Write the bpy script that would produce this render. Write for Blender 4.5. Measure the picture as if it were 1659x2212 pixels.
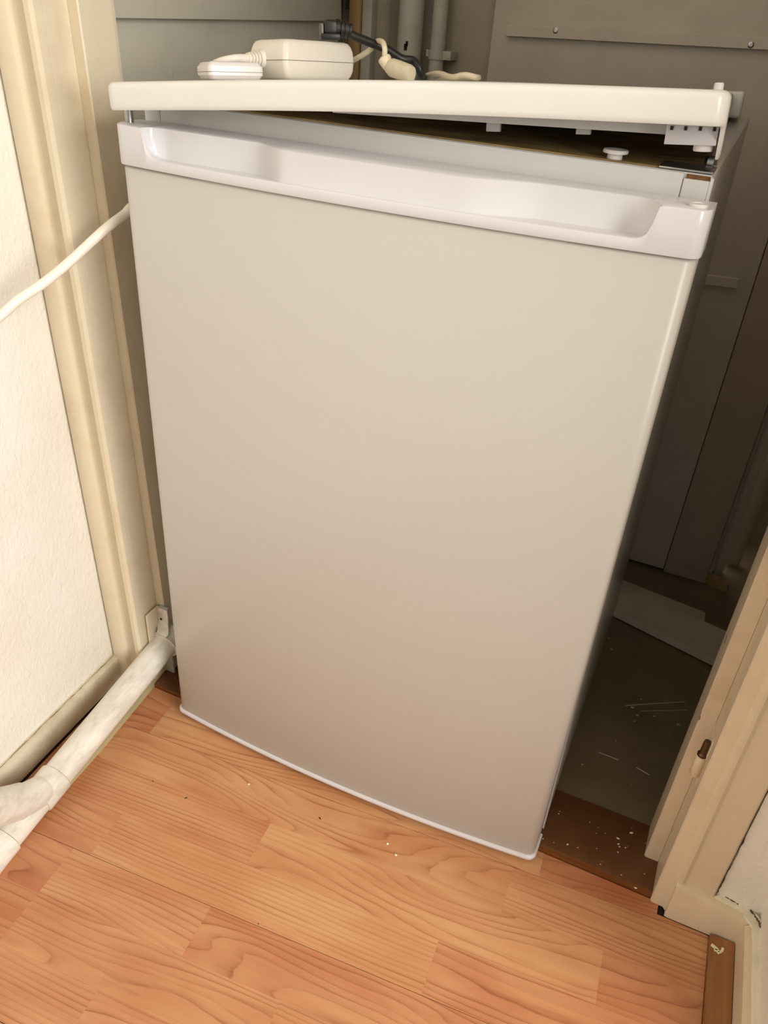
import bpy, bmesh, math, random
from mathutils import Vector, Matrix

# ------------------------------------------------------------------ scene reset
for o in list(bpy.data.objects):
    bpy.data.objects.remove(o, do_unlink=True)
scene = bpy.context.scene
COL = scene.collection
random.seed(7)
PI = math.pi

# ------------------------------------------------------------------ camera
F_PX, IMG_W, IMG_H = 1719.0, 1659.0, 2212.0
CAM = Vector((0.5763, -0.6604, 0.9269))
CROT = (Matrix.Rotation(math.radians(22.104), 3, 'Z') @ Matrix.Rotation(math.radians(57.125), 3, 'X')
        @ Matrix.Rotation(math.radians(4.3095), 3, 'Z'))
cd = bpy.data.cameras.new('camera')
cd.sensor_fit = 'HORIZONTAL'
cd.sensor_width = 36.0
cd.lens = F_PX / IMG_W * 36.0
cd.clip_start = 0.01
cam = bpy.data.objects.new('camera', cd)
cam.matrix_world = Matrix.Translation(CAM) @ CROT.to_4x4()
COL.objects.link(cam)
scene.camera = cam

# ------------------------------------------------------------------ world, window light, exposure
world = bpy.data.worlds.new('room_light')
scene.world = world
world.use_nodes = True
bg = world.node_tree.nodes['Background']
bg.inputs[0].default_value = (1.0, 0.955, 0.895, 1)
bg.inputs[1].default_value = 0.66


def area(name, loc, target, sx, sy, power, col):
    l = bpy.data.lights.new(name, 'AREA')
    l.shape = 'RECTANGLE'
    l.size, l.size_y, l.energy, l.color = sx, sy, power, col
    o = bpy.data.objects.new(name, l)
    o.location = loc
    o.rotation_euler = (Vector(target) - Vector(loc)).to_track_quat('-Z', 'Y').to_euler()
    COL.objects.link(o)
    return o


area('window_daylight', (2.20, -0.95, 1.52), (-0.3, -0.60, 0.95), 1.30, 1.20, 58, (1.0, 0.985, 0.965))
vs = scene.view_settings
vs.view_transform = 'Standard'
vs.look = 'None'
vs.gamma = 1.0
vs.use_curve_mapping = False
vs.exposure = 0.12


# ------------------------------------------------------------------ helpers
def ray(px, py):
    return CROT @ Vector(((px - 829.5) / F_PX, -(py - 1106) / F_PX, -1.0))


def P(px, py, ax, v):
    d = ray(px, py)
    i = 'xyz'.index(ax)
    return CAM + d * ((v - CAM[i]) / d[i])


def lin(c):
    return tuple((x / 255 / 12.92) if x / 255 <= 0.04045 else ((x / 255 + 0.055) / 1.055) ** 2.4 for x in c) + (1,)


def obj(name, bm, m=None, parent=None, smooth=True, angle=35, recalc=True, **props):
    if recalc:
        bmesh.ops.recalc_face_normals(bm, faces=bm.faces)
    me = bpy.data.meshes.new(name)
    bm.to_mesh(me)
    bm.free()
    if smooth:
        for p in me.polygons:
            p.use_smooth = True
        me.set_sharp_from_angle(angle=math.radians(angle))
    o = bpy.data.objects.new(name, me)
    COL.objects.link(o)
    if m:
        me.materials.append(m)
    if parent:
        o.parent = parent
        o.matrix_parent_inverse = parent.matrix_world.inverted() if parent.get('_placed') else Matrix()
    for k, v in props.items():
        o[k] = v
    return o


def empty(name, loc=(0, 0, 0), **props):
    o = bpy.data.objects.new(name, None)
    o.empty_display_size = 0.05
    COL.objects.link(o)
    o.matrix_world = Matrix.Translation(loc)
    for k, v in props.items():
        o[k] = v
    return o


def nb():
    return bmesh.new()


def add_box(bm, x0, x1, y0, y1, z0, z1, bev=0.0, seg=2, M=None):
    g = bmesh.ops.create_cube(bm, size=1.0)
    vs_ = g['verts']
    for v in vs_:
        v.co = Vector((x0 + (v.co.x + .5) * (x1 - x0), y0 + (v.co.y + .5) * (y1 - y0), z0 + (v.co.z + .5) * (z1 - z0)))
    if bev > 0:
        es = set(e for v in vs_ for e in v.link_edges)
        r = bmesh.ops.bevel(bm, geom=list(es), offset=bev, segments=seg, affect='EDGES', profile=0.5)
        vs_ = list(set(v for f in r['faces'] for v in f.verts) | set(v for v in vs_ if v.is_valid))
    if M is not None:
        bmesh.ops.transform(bm, matrix=M, verts=vs_)
    return bm


def box(x0, x1, y0, y1, z0, z1, bev=0.0, seg=2, M=None):
    return add_box(nb(), x0, x1, y0, y1, z0, z1, bev, seg, M)


def loft(bm, rings, closed=True, cap0=True, cap1=True):
    R = [[bm.verts.new(p) for p in r] for r in rings]
    n = len(R[0])
    for a, b in zip(R[:-1], R[1:]):
        for i in range(n if closed else n - 1):
            j = (i + 1) % n
            bm.faces.new((a[i], a[j], b[j], b[i]))
    if cap0:
        bm.faces.new(list(reversed(R[0])))
    if cap1:
        bm.faces.new(R[-1])
    return R


def smoothpath(pts, sub=8):
    pts = [Vector(p) for p in pts]
    out = []
    n = len(pts)
    for i in range(n - 1):
        p0, p1, p2, p3 = pts[max(0, i - 1)], pts[i], pts[i + 1], pts[min(n - 1, i + 2)]
        for k in range(sub):
            t = k / sub
            out.append(0.5 * ((2 * p1) + (-p0 + p2) * t + (2 * p0 - 5 * p1 + 4 * p2 - p3) * t * t
                              + (-p0 + 3 * p1 - 3 * p2 + p3) * t ** 3))
    out.append(pts[-1])
    return out


def add_tube(bm, path, r, seg=14, cap=True):
    path = [Vector(p) for p in path]
    rings = []
    up = None
    for i, p in enumerate(path):
        t = (path[min(i + 1, len(path) - 1)] - path[max(i - 1, 0)]).normalized()
        if up is None:
            up = Vector((0, 0, 1)) if abs(t.z) < 0.9 else Vector((1, 0, 0))
        s = t.cross(up).normalized()
        up = s.cross(t).normalized()
        rr = r[i] if isinstance(r, (list, tuple)) else r
        rings.append([p + (s * math.cos(a) + up * math.sin(a)) * rr for a in [2 * PI * k / seg for k in range(seg)]])
    loft(bm, rings, True, cap, cap)
    return bm


def tube(path, r, seg=14):
    return add_tube(nb(), path, r, seg)


def lathe(prof, seg=24, M=None):
    """prof = [(radius, height)] about local Z"""
    bm = nb()
    rings = [[Vector((max(r, 1e-5) * math.cos(2 * PI * k / seg), max(r, 1e-5) * math.sin(2 * PI * k / seg), h)) for k in range(seg)]
             for r, h in prof]
    loft(bm, rings)
    if M is not None:
        bmesh.ops.transform(bm, matrix=M, verts=bm.verts)
    return bm


def prism(poly, z0, z1, shear=0.0, nz=1):
    """vertical extrusion of a plan polygon; shear leans it in x with height"""
    bm = nb()
    rings = []
    for k in range(nz + 1):
        z = z0 + (z1 - z0) * k / nz
        rings.append([Vector((x + shear * z, y, z)) for x, y in poly])
    loft(bm, rings)
    return bm


# ------------------------------------------------------------------ materials
class NT:
    def __init__(self, name):
        self.m = bpy.data.materials.new(name)
        self.m.use_nodes = True
        self.t = self.m.node_tree
        self.b = self.t.nodes['Principled BSDF']

    def n(self, typ, **kw):
        nd = self.t.nodes.new(typ)
        for k, v in kw.items():
            if k.startswith('_'):
                setattr(nd, k[1:], v)
            else:
                s = nd.inputs[int(k[1:])] if k[0] == 'i' and k[1:].isdigit() else nd.inputs[k]
                if hasattr(v, 'is_linked') or hasattr(v, 'links'):
                    self.t.links.new(v, s)
                else:
                    s.default_value = v
        return nd

    def link(self, a, b):
        self.t.links.new(a, b)

    def coord(self, scale=(1, 1, 1), kind='Object', loc=(0, 0, 0), rot=(0, 0, 0)):
        tc = self.n('ShaderNodeTexCoord')
        mp = self.n('ShaderNodeMapping')
        self.link(tc.outputs[kind], mp.inputs[0])
        mp.inputs['Scale'].default_value = scale
        mp.inputs['Location'].default_value = loc
        mp.inputs['Rotation'].default_value = rot
        return mp.outputs[0]

    def noise(self, vec, scale=5, detail=3, rough=0.5, dist=0.0):
        nd = self.n('ShaderNodeTexNoise', Scale=scale, Detail=detail, Roughness=rough, Distortion=dist)
        self.link(vec, nd.inputs['Vector'])
        return nd.outputs['Fac']

    def ramp(self, fac, stops, interp='LINEAR'):
        r = self.n('ShaderNodeValToRGB')
        self.link(fac, r.inputs[0])
        r.color_ramp.interpolation = interp
        els = r.color_ramp.elements
        while len(els) < len(stops):
            els.new(0.5)
        for e, (p, c) in zip(els, stops):
            e.position = p
            e.color = c if len(c) == 4 else tuple(c) + (1,)
        return r.outputs[0]

    def mix(self, fac, a, b, mode='MIX'):
        nd = self.t.nodes.new('ShaderNodeMix')
        nd.data_type = 'RGBA'
        nd.blend_type = mode
        for s, v in ((nd.inputs[0], fac), (nd.inputs[6], a), (nd.inputs[7], b)):
            if hasattr(v, 'links'):
                self.link(v, s)
            else:
                s.default_value = v
        return nd.outputs[2]

    def math(self, op, a, b=0.0, c=0.0):
        nd = self.t.nodes.new('ShaderNodeMath')
        nd.operation = op
        for s, v in zip(nd.inputs, (a, b, c)):
            if hasattr(v, 'links'):
                self.link(v, s)
            else:
                s.default_value = v
        return nd.outputs[0]

    def bump(self, h, strength=0.2, dist=0.002):
        nd = self.n('ShaderNodeBump', Strength=strength, Distance=dist)
        self.link(h, nd.inputs['Height'])
        self.link(nd.outputs[0], self.b.inputs['Normal'])

    def base(self, c):
        s = self.b.inputs['Base Color']
        if hasattr(c, 'links'):
            self.link(c, s)
        else:
            s.default_value = c

    def set(self, **kw):
        for k, v in kw.items():
            s = self.b.inputs[k.replace('_', ' ')]
            if hasattr(v, 'links'):
                self.link(v, s)
            else:
                s.default_value = v


def plain(name, c, rough=0.5, metal=0.0, spec=0.5, var=0.04, vscale=18, bump=0.0, bscale=60, bdist=0.001):
    m = NT(name)
    co = m.coord()
    f = m.noise(co, vscale, 4)
    c0 = lin(c)
    dk = tuple(x * (1 - 2 * var) for x in c0[:3])
    lt = tuple(min(1, x * (1 + 2 * var)) for x in c0[:3])
    m.base(m.ramp(f, [(0.25, dk), (0.75, lt)]))
    m.set(Roughness=rough, Metallic=metal)
    m.b.inputs['Specular IOR Level'].default_value = spec
    if bump:
        m.bump(m.noise(co, bscale, 4), bump, bdist)
    return m.m


def painted(name, c, stain, rough=0.38, stain_amt=0.5, streak=(30, 30, 2.5), chip=None, lo=0.5, hi=0.78, bump=0.25):
    m = NT(name)
    co = m.coord(streak)
    f = m.noise(co, 1.0, 5, 0.6)
    f2 = m.noise(m.coord(), 14, 5, 0.65)
    k = m.math('MULTIPLY', m.ramp(f2, [(lo, (0, 0, 0)), (hi, (1, 1, 1))]), stain_amt)
    c0 = lin(c)
    col = m.ramp(f, [(0.3, tuple(x * 0.93 for x in c0[:3])), (0.7, c0)])
    col = m.mix(k, col, lin(stain))
    if chip:
        f3 = m.noise(m.coord((1, 1, .45)), 46, 3, 0.55)
        col = m.mix(m.ramp(f3, [(0.712, (0, 0, 0)), (0.722, (1, 1, 1))]), col, lin(chip))
    m.base(col)
    m.set(Roughness=rough)
    m.bump(m.math('ADD', m.noise(m.coord((1, 1, .25)), 55, 3), m.math('MULTIPLY', f, 0.6)), bump, 0.0012)
    return m.m


def stucco():
    m = NT('stucco_wall_paint')
    co = m.coord()
    f = m.noise(co, 6, 4)
    m.base(m.ramp(f, [(0.3, lin((232, 226, 212))), (0.7, lin((241, 237, 227)))]))
    m.set(Roughness=0.5)
    h = m.math('ADD', m.noise(m.coord((1, 1.2, 0.7)), 150, 2.5, 0.55, 0.5), m.math('MULTIPLY', m.noise(co, 38, 3), 0.8))
    m.bump(h, 0.65, 0.0022)
    return m.m


def laminate():
    m = NT('laminate_wood_print')
    at = m.n('ShaderNodeAttribute', _attribute_type='OBJECT', _attribute_name='tone')
    ac = m.n('ShaderNodeAttribute', _attribute_type='OBJECT', _attribute_name='arch')
    asd = m.n('ShaderNodeAttribute', _attribute_type='OBJECT', _attribute_name='seed')
    tc = m.n('ShaderNodeTexCoord')
    sp = m.n('ShaderNodeSeparateXYZ')
    m.link(tc.outputs['Object'], sp.inputs[0])
    u, v = sp.outputs[0], sp.outputs[1]

    def vec(su, sv, off):
        cb = m.n('ShaderNodeCombineXYZ')
        m.link(m.math('MULTIPLY', u, su), cb.inputs[0])
        m.link(m.math('MULTIPLY', v, sv), cb.inputs[1])
        m.link(m.math('ADD', m.math('MULTIPLY', asd.outputs['Fac'], 37.7), off), cb.inputs[2])
        return cb.outputs[0]
    n1 = m.noise(vec(3.0, 15, 0.0), 1.0, 1.0, 0.4)
    n2 = m.noise(vec(9, 60, 4.0), 1.0, 2, 0.5)
    # contour field: straight grain across v, warped into cathedral arches where arch is high
    arch = ac.outputs['Fac']
    h = m.math('ADD', m.math('MULTIPLY', v, m.math('SUBTRACT', 175.0, m.math('MULTIPLY', arch, 150.0))),
               m.math('MULTIPLY', n1, m.math('ADD', m.math('MULTIPLY', arch, 14.0), 2.0)))
    h = m.math('ADD', h, m.math('MULTIPLY', n2, 0.8))
    fr = m.math('FRACT', h)
    line = m.ramp(fr, [(0.0, (.15, .15, .15)), (0.05, (1, 1, 1)), (0.16, (.5, .5, .5)), (0.45, (.12, .12, .12)), (0.8, (0, 0, 0)), (1.0, (.1, .1, .1))])
    vary = m.noise(vec(5, 70, 21.0), 1.0, 2, 0.5)
    line = m.math('MULTIPLY', line, m.ramp(vary, [(0.3, (.15, .15, .15)), (0.62, (1, 1, 1))]))
    fine = m.noise(vec(14, 900, 9.0), 1.0, 2, 0.6)
    blot = m.noise(vec(7, 22, 13.0), 1.0, 3, 0.5)
    light = m.mix(at.outputs['Fac'], lin((205, 157, 109)), lin((196, 136, 95)))
    mid = m.mix(at.outputs['Fac'], lin((195, 139, 93)), lin((180, 111, 74)))
    dark = m.mix(at.outputs['Fac'], lin((150, 86, 50)), lin((138, 74, 44)))
    col = m.mix(m.ramp(blot, [(0.35, (0, 0, 0)), (0.65, (1, 1, 1))]), light, mid)
    col = m.mix(m.math('MULTIPLY', line, 0.8), col, dark)
    col = m.mix(m.math('MULTIPLY', m.ramp(fine, [(0.5, (0, 0, 0)), (0.8, (1, 1, 1))]), 0.22), col, dark)
    m.base(col)
    m.set(Roughness=m.math('ADD', 0.30, m.math('MULTIPLY', n2, 0.12)))
    m.b.inputs['Specular IOR Level'].default_value = 0.50
    m.bump(fine, 0.05, 0.0004)
    return m.m


def grimy_pipe():
    m = NT('grimy_white_pipe_paint')
    co = m.coord((9, 9, 9))
    f = m.noise(m.coord((38, 9, 38)), 1.0, 7, 0.68)
    g = m.noise(m.coord((1, .45, 1)), 95.0, 4, 0.6)
    d = m.math('MULTIPLY', m.ramp(f, [(0.45, (0, 0, 0)), (0.72, (1, 1, 1))]), 0.5)
    col = m.mix(d, lin((232, 226, 214)), lin((150, 143, 122)))
    col = m.mix(m.math('MULTIPLY', m.ramp(g, [(0.55, (0, 0, 0)), (0.75, (1, 1, 1))]), 0.30), col, lin((140, 132, 112)))
    n3 = m.noise(m.coord((50, 16, 50)), 1.0, 2, 0.5)
    col = m.mix(m.ramp(n3, [(0.745, (0, 0, 0)), (0.755, (1, 1, 1))]), col, lin((60, 48, 36)))
    m.base(col)
    m.set(Roughness=0.42)
    m.bump(m.noise(co, 12, 4), 0.15, 0.001)
    return m.m


def speckled(name, c0, c1, patch, speck_scale, amt, rough):
    m = NT(name)
    co = m.coord()
    f = m.noise(co, 7, 6, 0.65)
    g = m.noise(co, 60, 4, 0.7)
    col = m.mix(m.ramp(f, [(0.35, (0, 0, 0)), (0.65, (1, 1, 1))]), lin(c0), lin(c1))
    col = m.mix(m.math('MULTIPLY', g, 0.35), col, lin(patch))
    vo = m.n('ShaderNodeTexVoronoi', Scale=speck_scale, Randomness=1.0)
    m.link(co, vo.inputs['Vector'])
    sel = m.n('ShaderNodeSeparateColor')
    m.link(vo.outputs['Color'], sel.inputs[0])
    rad = m.math('MULTIPLY', m.math('GREATER_THAN', sel.outputs[0], 1 - amt), m.math('MULTIPLY', sel.outputs[1], 0.26))
    dot = m.math('LESS_THAN', vo.outputs['Distance'], rad)
    col = m.mix(m.math('MULTIPLY', dot, 0.8), col, lin((190, 182, 165)))
    m.base(col)
    m.set(Roughness=rough)
    m.bump(g, 0.3, 0.001)
    return m.m


def woodgrain(name, c0, c1, axis_scale, rough=0.4):
    m = NT(name)
    f = m.noise(m.coord(axis_scale), 1.0, 5, 0.65, 0.3)
    m.base(m.ramp(f, [(0.3, lin(c0)), (0.7, lin(c1))]))
    m.set(Roughness=rough)
    m.bump(f, 0.15, 0.0008)
    return m.m


def foam_top():
    m = NT('stained_foam_top')
    f = m.noise(m.coord((1, 2.2, 1)), 9, 5, 0.6, 0.8)
    m.base(m.ramp(f, [(0.3, lin((104, 82, 48))), (0.5, lin((150, 124, 74))), (0.62, lin((176, 152, 100))), (0.72, lin((112, 84, 44)))]))
    m.set(Roughness=0.55)
    m.bump(f, 0.4, 0.003)
    return m.m


def door_paint():
    m = NT('fridge_door_enamel')
    co = m.coord()
    h = m.noise(co, 900, 2, 0.5)
    m.base(lin((196, 190, 181)))
    m.set(Roughness=0.34)
    m.b.inputs['Specular IOR Level'].default_value = 0.5
    m.bump(h, 0.10, 0.0003)
    return m.m


M_STUCCO = stucco()
M_TRIM = painted('cream_gloss_trim', (229, 215, 187), (196, 172, 136), 0.33, 0.45, chip=None)
M_TRIM_R = painted('cream_worn_trim', (226, 207, 178), (194, 164, 128), 0.36, 0.5, chip=(150, 96, 66))
M_BASE = painted('baseboard_paint', (220, 208, 184), (160, 140, 108), 0.42, 0.6, (6, 6, 30), lo=0.42, hi=0.7)
M_SIDING = painted('grey_green_closet_paint', (196, 191, 175), (158, 150, 132), 0.45, 0.4, (30, 3, 40), bump=0.35)
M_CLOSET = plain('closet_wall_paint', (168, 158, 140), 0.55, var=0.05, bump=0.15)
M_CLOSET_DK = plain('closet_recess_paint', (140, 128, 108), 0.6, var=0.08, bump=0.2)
M_PANEL = plain('grey_hardboard_paint', (198, 189, 174), 0.5, var=0.03, bump=0.08, bscale=200)
M_PANELR = plain('brown_grey_hardboard_paint', (182, 166, 148), 0.5, var=0.03, bump=0.08, bscale=200)
M_CPIPE = painted('closet_pipe_paint', (196, 192, 180), (140, 128, 108), 0.4, 0.5, (20, 20, 4))
M_OAK = woodgrain('bare_batten_wood', (150, 118, 74), (178, 148, 100), (40, 40, 3))
M_LAM = laminate()
M_SUB = plain('underlay', (70, 46, 30), 0.8)
M_PIPE = grimy_pipe()
M_CFLOOR = speckled('dirty_closet_floor', (122, 106, 80), (140, 122, 94), (100, 82, 60), 110, 0.05, 0.5)
M_SILL = speckled('dark_stained_sill', (96, 58, 30), (120, 74, 40), (70, 52, 38), 190, 0.14, 0.28)
M_SILL_EDGE = woodgrain('worn_sill_edge', (112, 62, 26), (140, 84, 38), (4, 30, 30), 0.4)
M_STRIP = woodgrain('oak_floor_strip', (128, 82, 44), (164, 112, 64), (60, 5, 60), 0.35)
M_DOOR = door_paint()
M_PLAST = plain('white_gloss_plastic', (214, 211, 212), 0.18, var=0.005)
M_WTOP = plain('white_worktop_plastic', (226, 223, 216), 0.28, var=0.008)
M_WUNDER = plain('worktop_underside', (190, 186, 182), 0.5)
M_CAB = plain('fridge_cabinet_steel', (206, 204, 200), 0.22, var=0.01)
M_GASK = plain('grey_door_gasket', (120, 112, 106), 0.5)
M_FOAM = foam_top()
M_METAL = plain('zinc_metal', (170, 168, 164), 0.28, metal=1.0)
M_RUST = plain('rusty_metal', (120, 82, 50), 0.5, metal=0.6, var=0.2, vscale=300)
M_BRACK = plain('grey_white_bracket', (200, 196, 198), 0.4)
M_WPLUG = plain('white_nylon', (226, 220, 218), 0.35)
M_ADAPT = plain('adapter_white_plastic', (226, 218, 204), 0.42, var=0.01)
M_ADAPT2 = plain('small_box_white_plastic', (222, 215, 210), 0.3, var=0.01)
M_LABEL = plain('purple_grey_label', (128, 118, 140), 0.4)
M_SEAMLINE = plain('dark_seam', (120, 110, 98), 0.6)
M_BLACK = plain('black_rubber', (30, 28, 26), 0.42)
M_CORD = plain('white_cord_pvc', (238, 230, 216), 0.4, var=0.01)
M_CORD2 = plain('cream_cord_pvc', (226, 212, 182), 0.42, var=0.05)
M_PLUGC = painted('soiled_cream_plug', (224, 210, 182), (150, 134, 108), 0.45, 0.6, (60, 60, 60))
M_BRASS = plain('tarnished_brass', (92, 74, 56), 0.3, metal=0.85, var=0.15, vscale=200)
M_BOARD = plain('white_melamine', (206, 198, 182), 0.5, var=0.05)
M_FLAKE = plain('paint_flake_white', (240, 228, 200), 0.6)
M_SPECK = plain('dark_grit', (50, 38, 40), 0.7)
M_DARK = plain('dark_gap', (36, 28, 20), 0.8)
M_CRACK = plain('dirty_crack', (84, 66, 46), 0.8)
M_OLIVE = plain('olive_cream_strip', (184, 172, 130), 0.5, var=0.06)
M_CEIL = plain('ceiling_white', (232, 226, 214), 0.7)
M_MORT = plain('crumbled_caulk', (232, 220, 196), 0.7, var=0.08, bump=0.5, bscale=120)

# ------------------------------------------------------------------ setting: floors
AL = math.radians(3.85)          # the laminate and the side walls run a few degrees off the closet opening
CA, SA = math.cos(AL), math.sin(AL)


def uv2xy(u, v):
    return (u * CA - v * SA, u * SA + v * CA)


def clip(poly, a, b, c):
    """keep a*x+b*y<=c"""
    out = []
    for i in range(len(poly)):
        p, q = poly[i], poly[(i + 1) % len(poly)]
        dp, dq = a * p[0] + b * p[1] - c, a * q[0] + b * q[1] - c
        if dp <= 0:
            out.append(p)
        if (dp < 0 < dq) or (dq < 0 < dp):
            t = dp / (dp - dq)
            out.append((p[0] + (q[0] - p[0]) * t, p[1] + (q[1] - p[1]) * t))
    return out


def xwall(y):
    return -0.135 - 0.05 * (y - 0.03)


floor = obj('floor', box(-0.145, 2.25, -3.2, 0.024, -0.05, -0.0085), M_SUB, kind='structure')
row_w = 0.0647
rows = {  # joints along u, by row (row 0 = strip nearest the closet)
    -1: [0.10, 0.62], 0: [-0.02, 0.56], 1: [-0.6, 0.527], 2: [-.4, 0.2124, 0.65], 3: [-.4, 0.0266, 0.4658], 4: [-.45, 0.002, 0.20, 0.62],
    5: [-.4, 0.002, 0.325, 0.70], 6: [-.5, 0.137, 0.50], 7: [-.1, 0.38], 8: [0.05, 0.55], 9: [-.2, 0.27, 0.7], 10: [0.1, 0.5], 11: [-.1, .33, .75]}
tones = {(1, 0): .25, (1, 1): .45, (2, 0): .55, (2, 1): .2, (2, 2): .75, (3, 0): .7, (3, 1): .1, (3, 2): .85, (4, 0): .9, (4, 1): .45, (4, 2): .75,
         (5, 1): .45, (5, 0): .8, (5, 2): .35, (6, 0): .5, (6, 1): .8}
arches = {(1, 0): 1.0, (1, 1): .25, (2, 0): .05, (2, 1): .55, (2, 2): .6, (3, 0): .5, (3, 1): .06, (3, 2): .4, (4, 0): .6, (4, 1): .25, (4, 2): .9,
          (5, 0): .4, (5, 1): .8, (5, 2): .5, (6, 0): .1, (6, 1): .5}
MROT = Matrix.Rotation(AL, 4, 'Z')
for r, js in rows.items():
    v1 = -0.047 - (r - 1) * row_w
    v0 = v1 - row_w
    ends = [-0.35] + [j for j in js if j > -0.35] + [1.05]
    g = 0.00002
    gt = 0.0003 if (r - 1) % 3 == 0 else g
    gb = 0.0003 if (r - 1) % 3 == 2 else g
    for i in range(len(ends) - 1):
        a, b = ends[i] + g, ends[i + 1] - g
        quad = [uv2xy(a, v0 + gb), uv2xy(b, v0 + gb), uv2xy(b, v1 - gt), uv2xy(a, v1 - gt)]
        quad = clip(quad, -1, -0.055, 0.123 - 0.055 * 0.03)        # left baseboard
        polys = []
        A = clip(clip(clip(quad, 0.0065, 1, 0.0292), 1, 0.02, 0.7077), 0, -1, -0.0075)
        B = clip(clip(quad, 0, 1, 0.0075), 1, 0.024, 0.7688)
        bm = nb()
        ok = False
        for poly in (A, B):
            if len(poly) < 3:
                continue
            ar = sum(poly[k][0] * poly[(k + 1) % len(poly)][1] - poly[(k + 1) % len(poly)][0] * poly[k][1] for k in range(len(poly))) / 2
            if abs(ar) < 2e-5:
                continue
            ok = True
            loc = [(x * CA + y * SA, -x * SA + y * CA) for x, y in poly]
            cx = sum(p[0] for p in loc) / len(loc)
            cy = sum(p[1] for p in loc) / len(loc)
            ins = [(p[0], p[1] + (gb if p[1] < cy else -gt)) for p in loc]
            loft(bm, [[Vector((p[0], p[1], -0.008)) for p in loc], [Vector((p[0], p[1], -0.0003)) for p in loc],
                      [Vector((p[0], p[1], 0.0)) for p in ins]])
        if not ok:
            bm.free()
            continue
        o = obj('plank', bm, M_LAM, floor, smooth=False)
        o.matrix_local = MROT
        rnd = random.Random(r * 17 + i)
        o['tone'] = float(tones.get((r, i), rnd.uniform(.1, .9)))
        o['arch'] = float(arches.get((r, i), rnd.uniform(0, 1)))
        o['seed'] = rnd.uniform(0, 1)

cfloor = obj('floor_closet', box(-0.16, 1.1, 0.129, 1.05, -0.05, 0.004), M_CFLOOR, kind='structure')
sill = obj('floor_sill', box(-0.11, 0.78, 0.0318, 0.1288, -0.05, 0.006, 0.0015), M_SILL, kind='structure')
obj('sill_edge', prism([(-0.11, 0.0312), (0.70, 0.0262), (0.70, 0.0345), (-0.11, 0.0345)], -0.02, 0.0055), M_SILL_EDGE, sill, label='worn reddish front edge')
for (a, b, w) in (((1352, 1524), (1480, 1516), .0012), ((1384, 1536), (1485, 1534), .0007), ((1293, 1625), (1336, 1642), .0010), ((1375, 1658), (1402, 1674), .0011)):
    p0, p1 = P(*a, 'z', .0043), P(*b, 'z', .0043)
    mid = (p0 + p1) / 2 + Vector((0, .0003, 0))
    obj('scratch', tube(smoothpath([p0, mid, p1], 5), w * .6, 6), M_BOARD, cfloor)
for (x, y, s) in ((1366, 1528, .005), (1377, 1545, .004), (1413, 1547, .0035), (1370, 1558, .003), (1385, 1510, .003), (1465, 1565, .005), (1330, 1600, .002)):
    p = P(x, y, 'z', .004)
    obj('paint_spot', lathe([(s * .6, 0), (s * .45, .0003), (0, .0004)], 9, Matrix.Translation(p) @ Matrix.Diagonal((1, .7, 1, 1))), M_BOARD, cfloor)
for (x, y, s) in ((1364, 1799, .0045), (1335, 1811, .004), (1336, 1823, .003), (1338, 1829, .0022), (1351, 1831, .0018), (1226, 1824, .003), (1207, 1758, .002), (1274, 1776, .0018),
                  (1342, 1890, .0017), (1335, 1841, .002), (1373, 1918, .0035), (1297, 1867, .0016), (1196, 1820, .0015), (1173, 1812, .002), (1248, 1831, .0016), (1289, 1833, .0015)):
    p = P(x, y, 'z', .006)
    obj('paint_spot', lathe([(s * .62, 0), (s * .45, .0004), (0, .0005)], 7, Matrix.Translation(p) @ Matrix.Rotation(x, 4, 'Z') @ Matrix.Diagonal((1, .55, 1, 1))), M_FLAKE, sill)

# ------------------------------------------------------------------ setting: room walls
LEAN = -0.030
WL = obj('wall_left', prism([(xwall(.03), .03), (xwall(.03), .06), (-.30, .06), (-.30, -3.2), (xwall(-3.2), -3.2)], -.02, 2.5, LEAN), M_STUCCO, kind='structure')


def base_left():
    bm = nb()
    rings = []
    for y in (0.030, -0.3, -0.8, -3.1):
        w = xwall(y)
        b = w + 0.0125 + 0.000
        rings.append([Vector((w - .004, y, 0)), Vector((b - .004, y, 0)), Vector((b - .001, y, .030)), Vector((b, y, .042)), Vector((b - .0015, y, .0455)), Vector((w - .004, y, .0468))])
    loft(bm, rings)
    return bm


obj('baseboard_left', base_left(), M_BASE, kind='structure')
cst = obj('trim_3', prism([(-.098, .085), (-.071, .060), (-.069, .035), (-.056, -.10), (-.052, -.17), (-.085, -.17)], 0, .009), M_OLIVE, kind='structure')

# right wall: return beside the opening and the wall coming towards the viewer
XR = 0.7975


def xright(y):
    return XR - 0.028 * (y - .009)


WR = obj('wall_right', prism([(0.7615, .026), (0.812, .026), (xright(-.16) + .0165, -.16), (.93, -.16), (.93, .16), (0.7615, .16)], 0, 2.5, 0.0), M_STUCCO, kind='structure')
# the rest of the room to the right: closet front wall, window wall with its opening and frame
obj('wall_front', box(.9302, 2.4, .03, .16, 0, 2.5), M_STUCCO, kind='structure')
bm = nb()
add_box(bm, 2.25, 2.4, -3.2, .0298, 0, .90)
add_box(bm, 2.25, 2.4, -3.2, .0298, 2.14, 2.5)
add_box(bm, 2.25, 2.4, -.28, .0298, .90, 2.14)
add_box(bm, 2.25, 2.4, -3.2, -1.62, .90, 2.14)
obj('wall_window_side', bm, M_STUCCO, kind='structure')
bm = nb()
add_box(bm, 2.28, 2.33, -1.6198, -.2802, .9002, .94)
add_box(bm, 2.28, 2.33, -1.6198, -.2802, 2.10, 2.1398)
add_box(bm, 2.28, 2.33, -1.6198, -1.58, .94, 2.10)
add_box(bm, 2.28, 2.33, -.32, -.2802, .94, 2.10)
obj('window_1', bm, M_TRIM, kind='structure')
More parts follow.
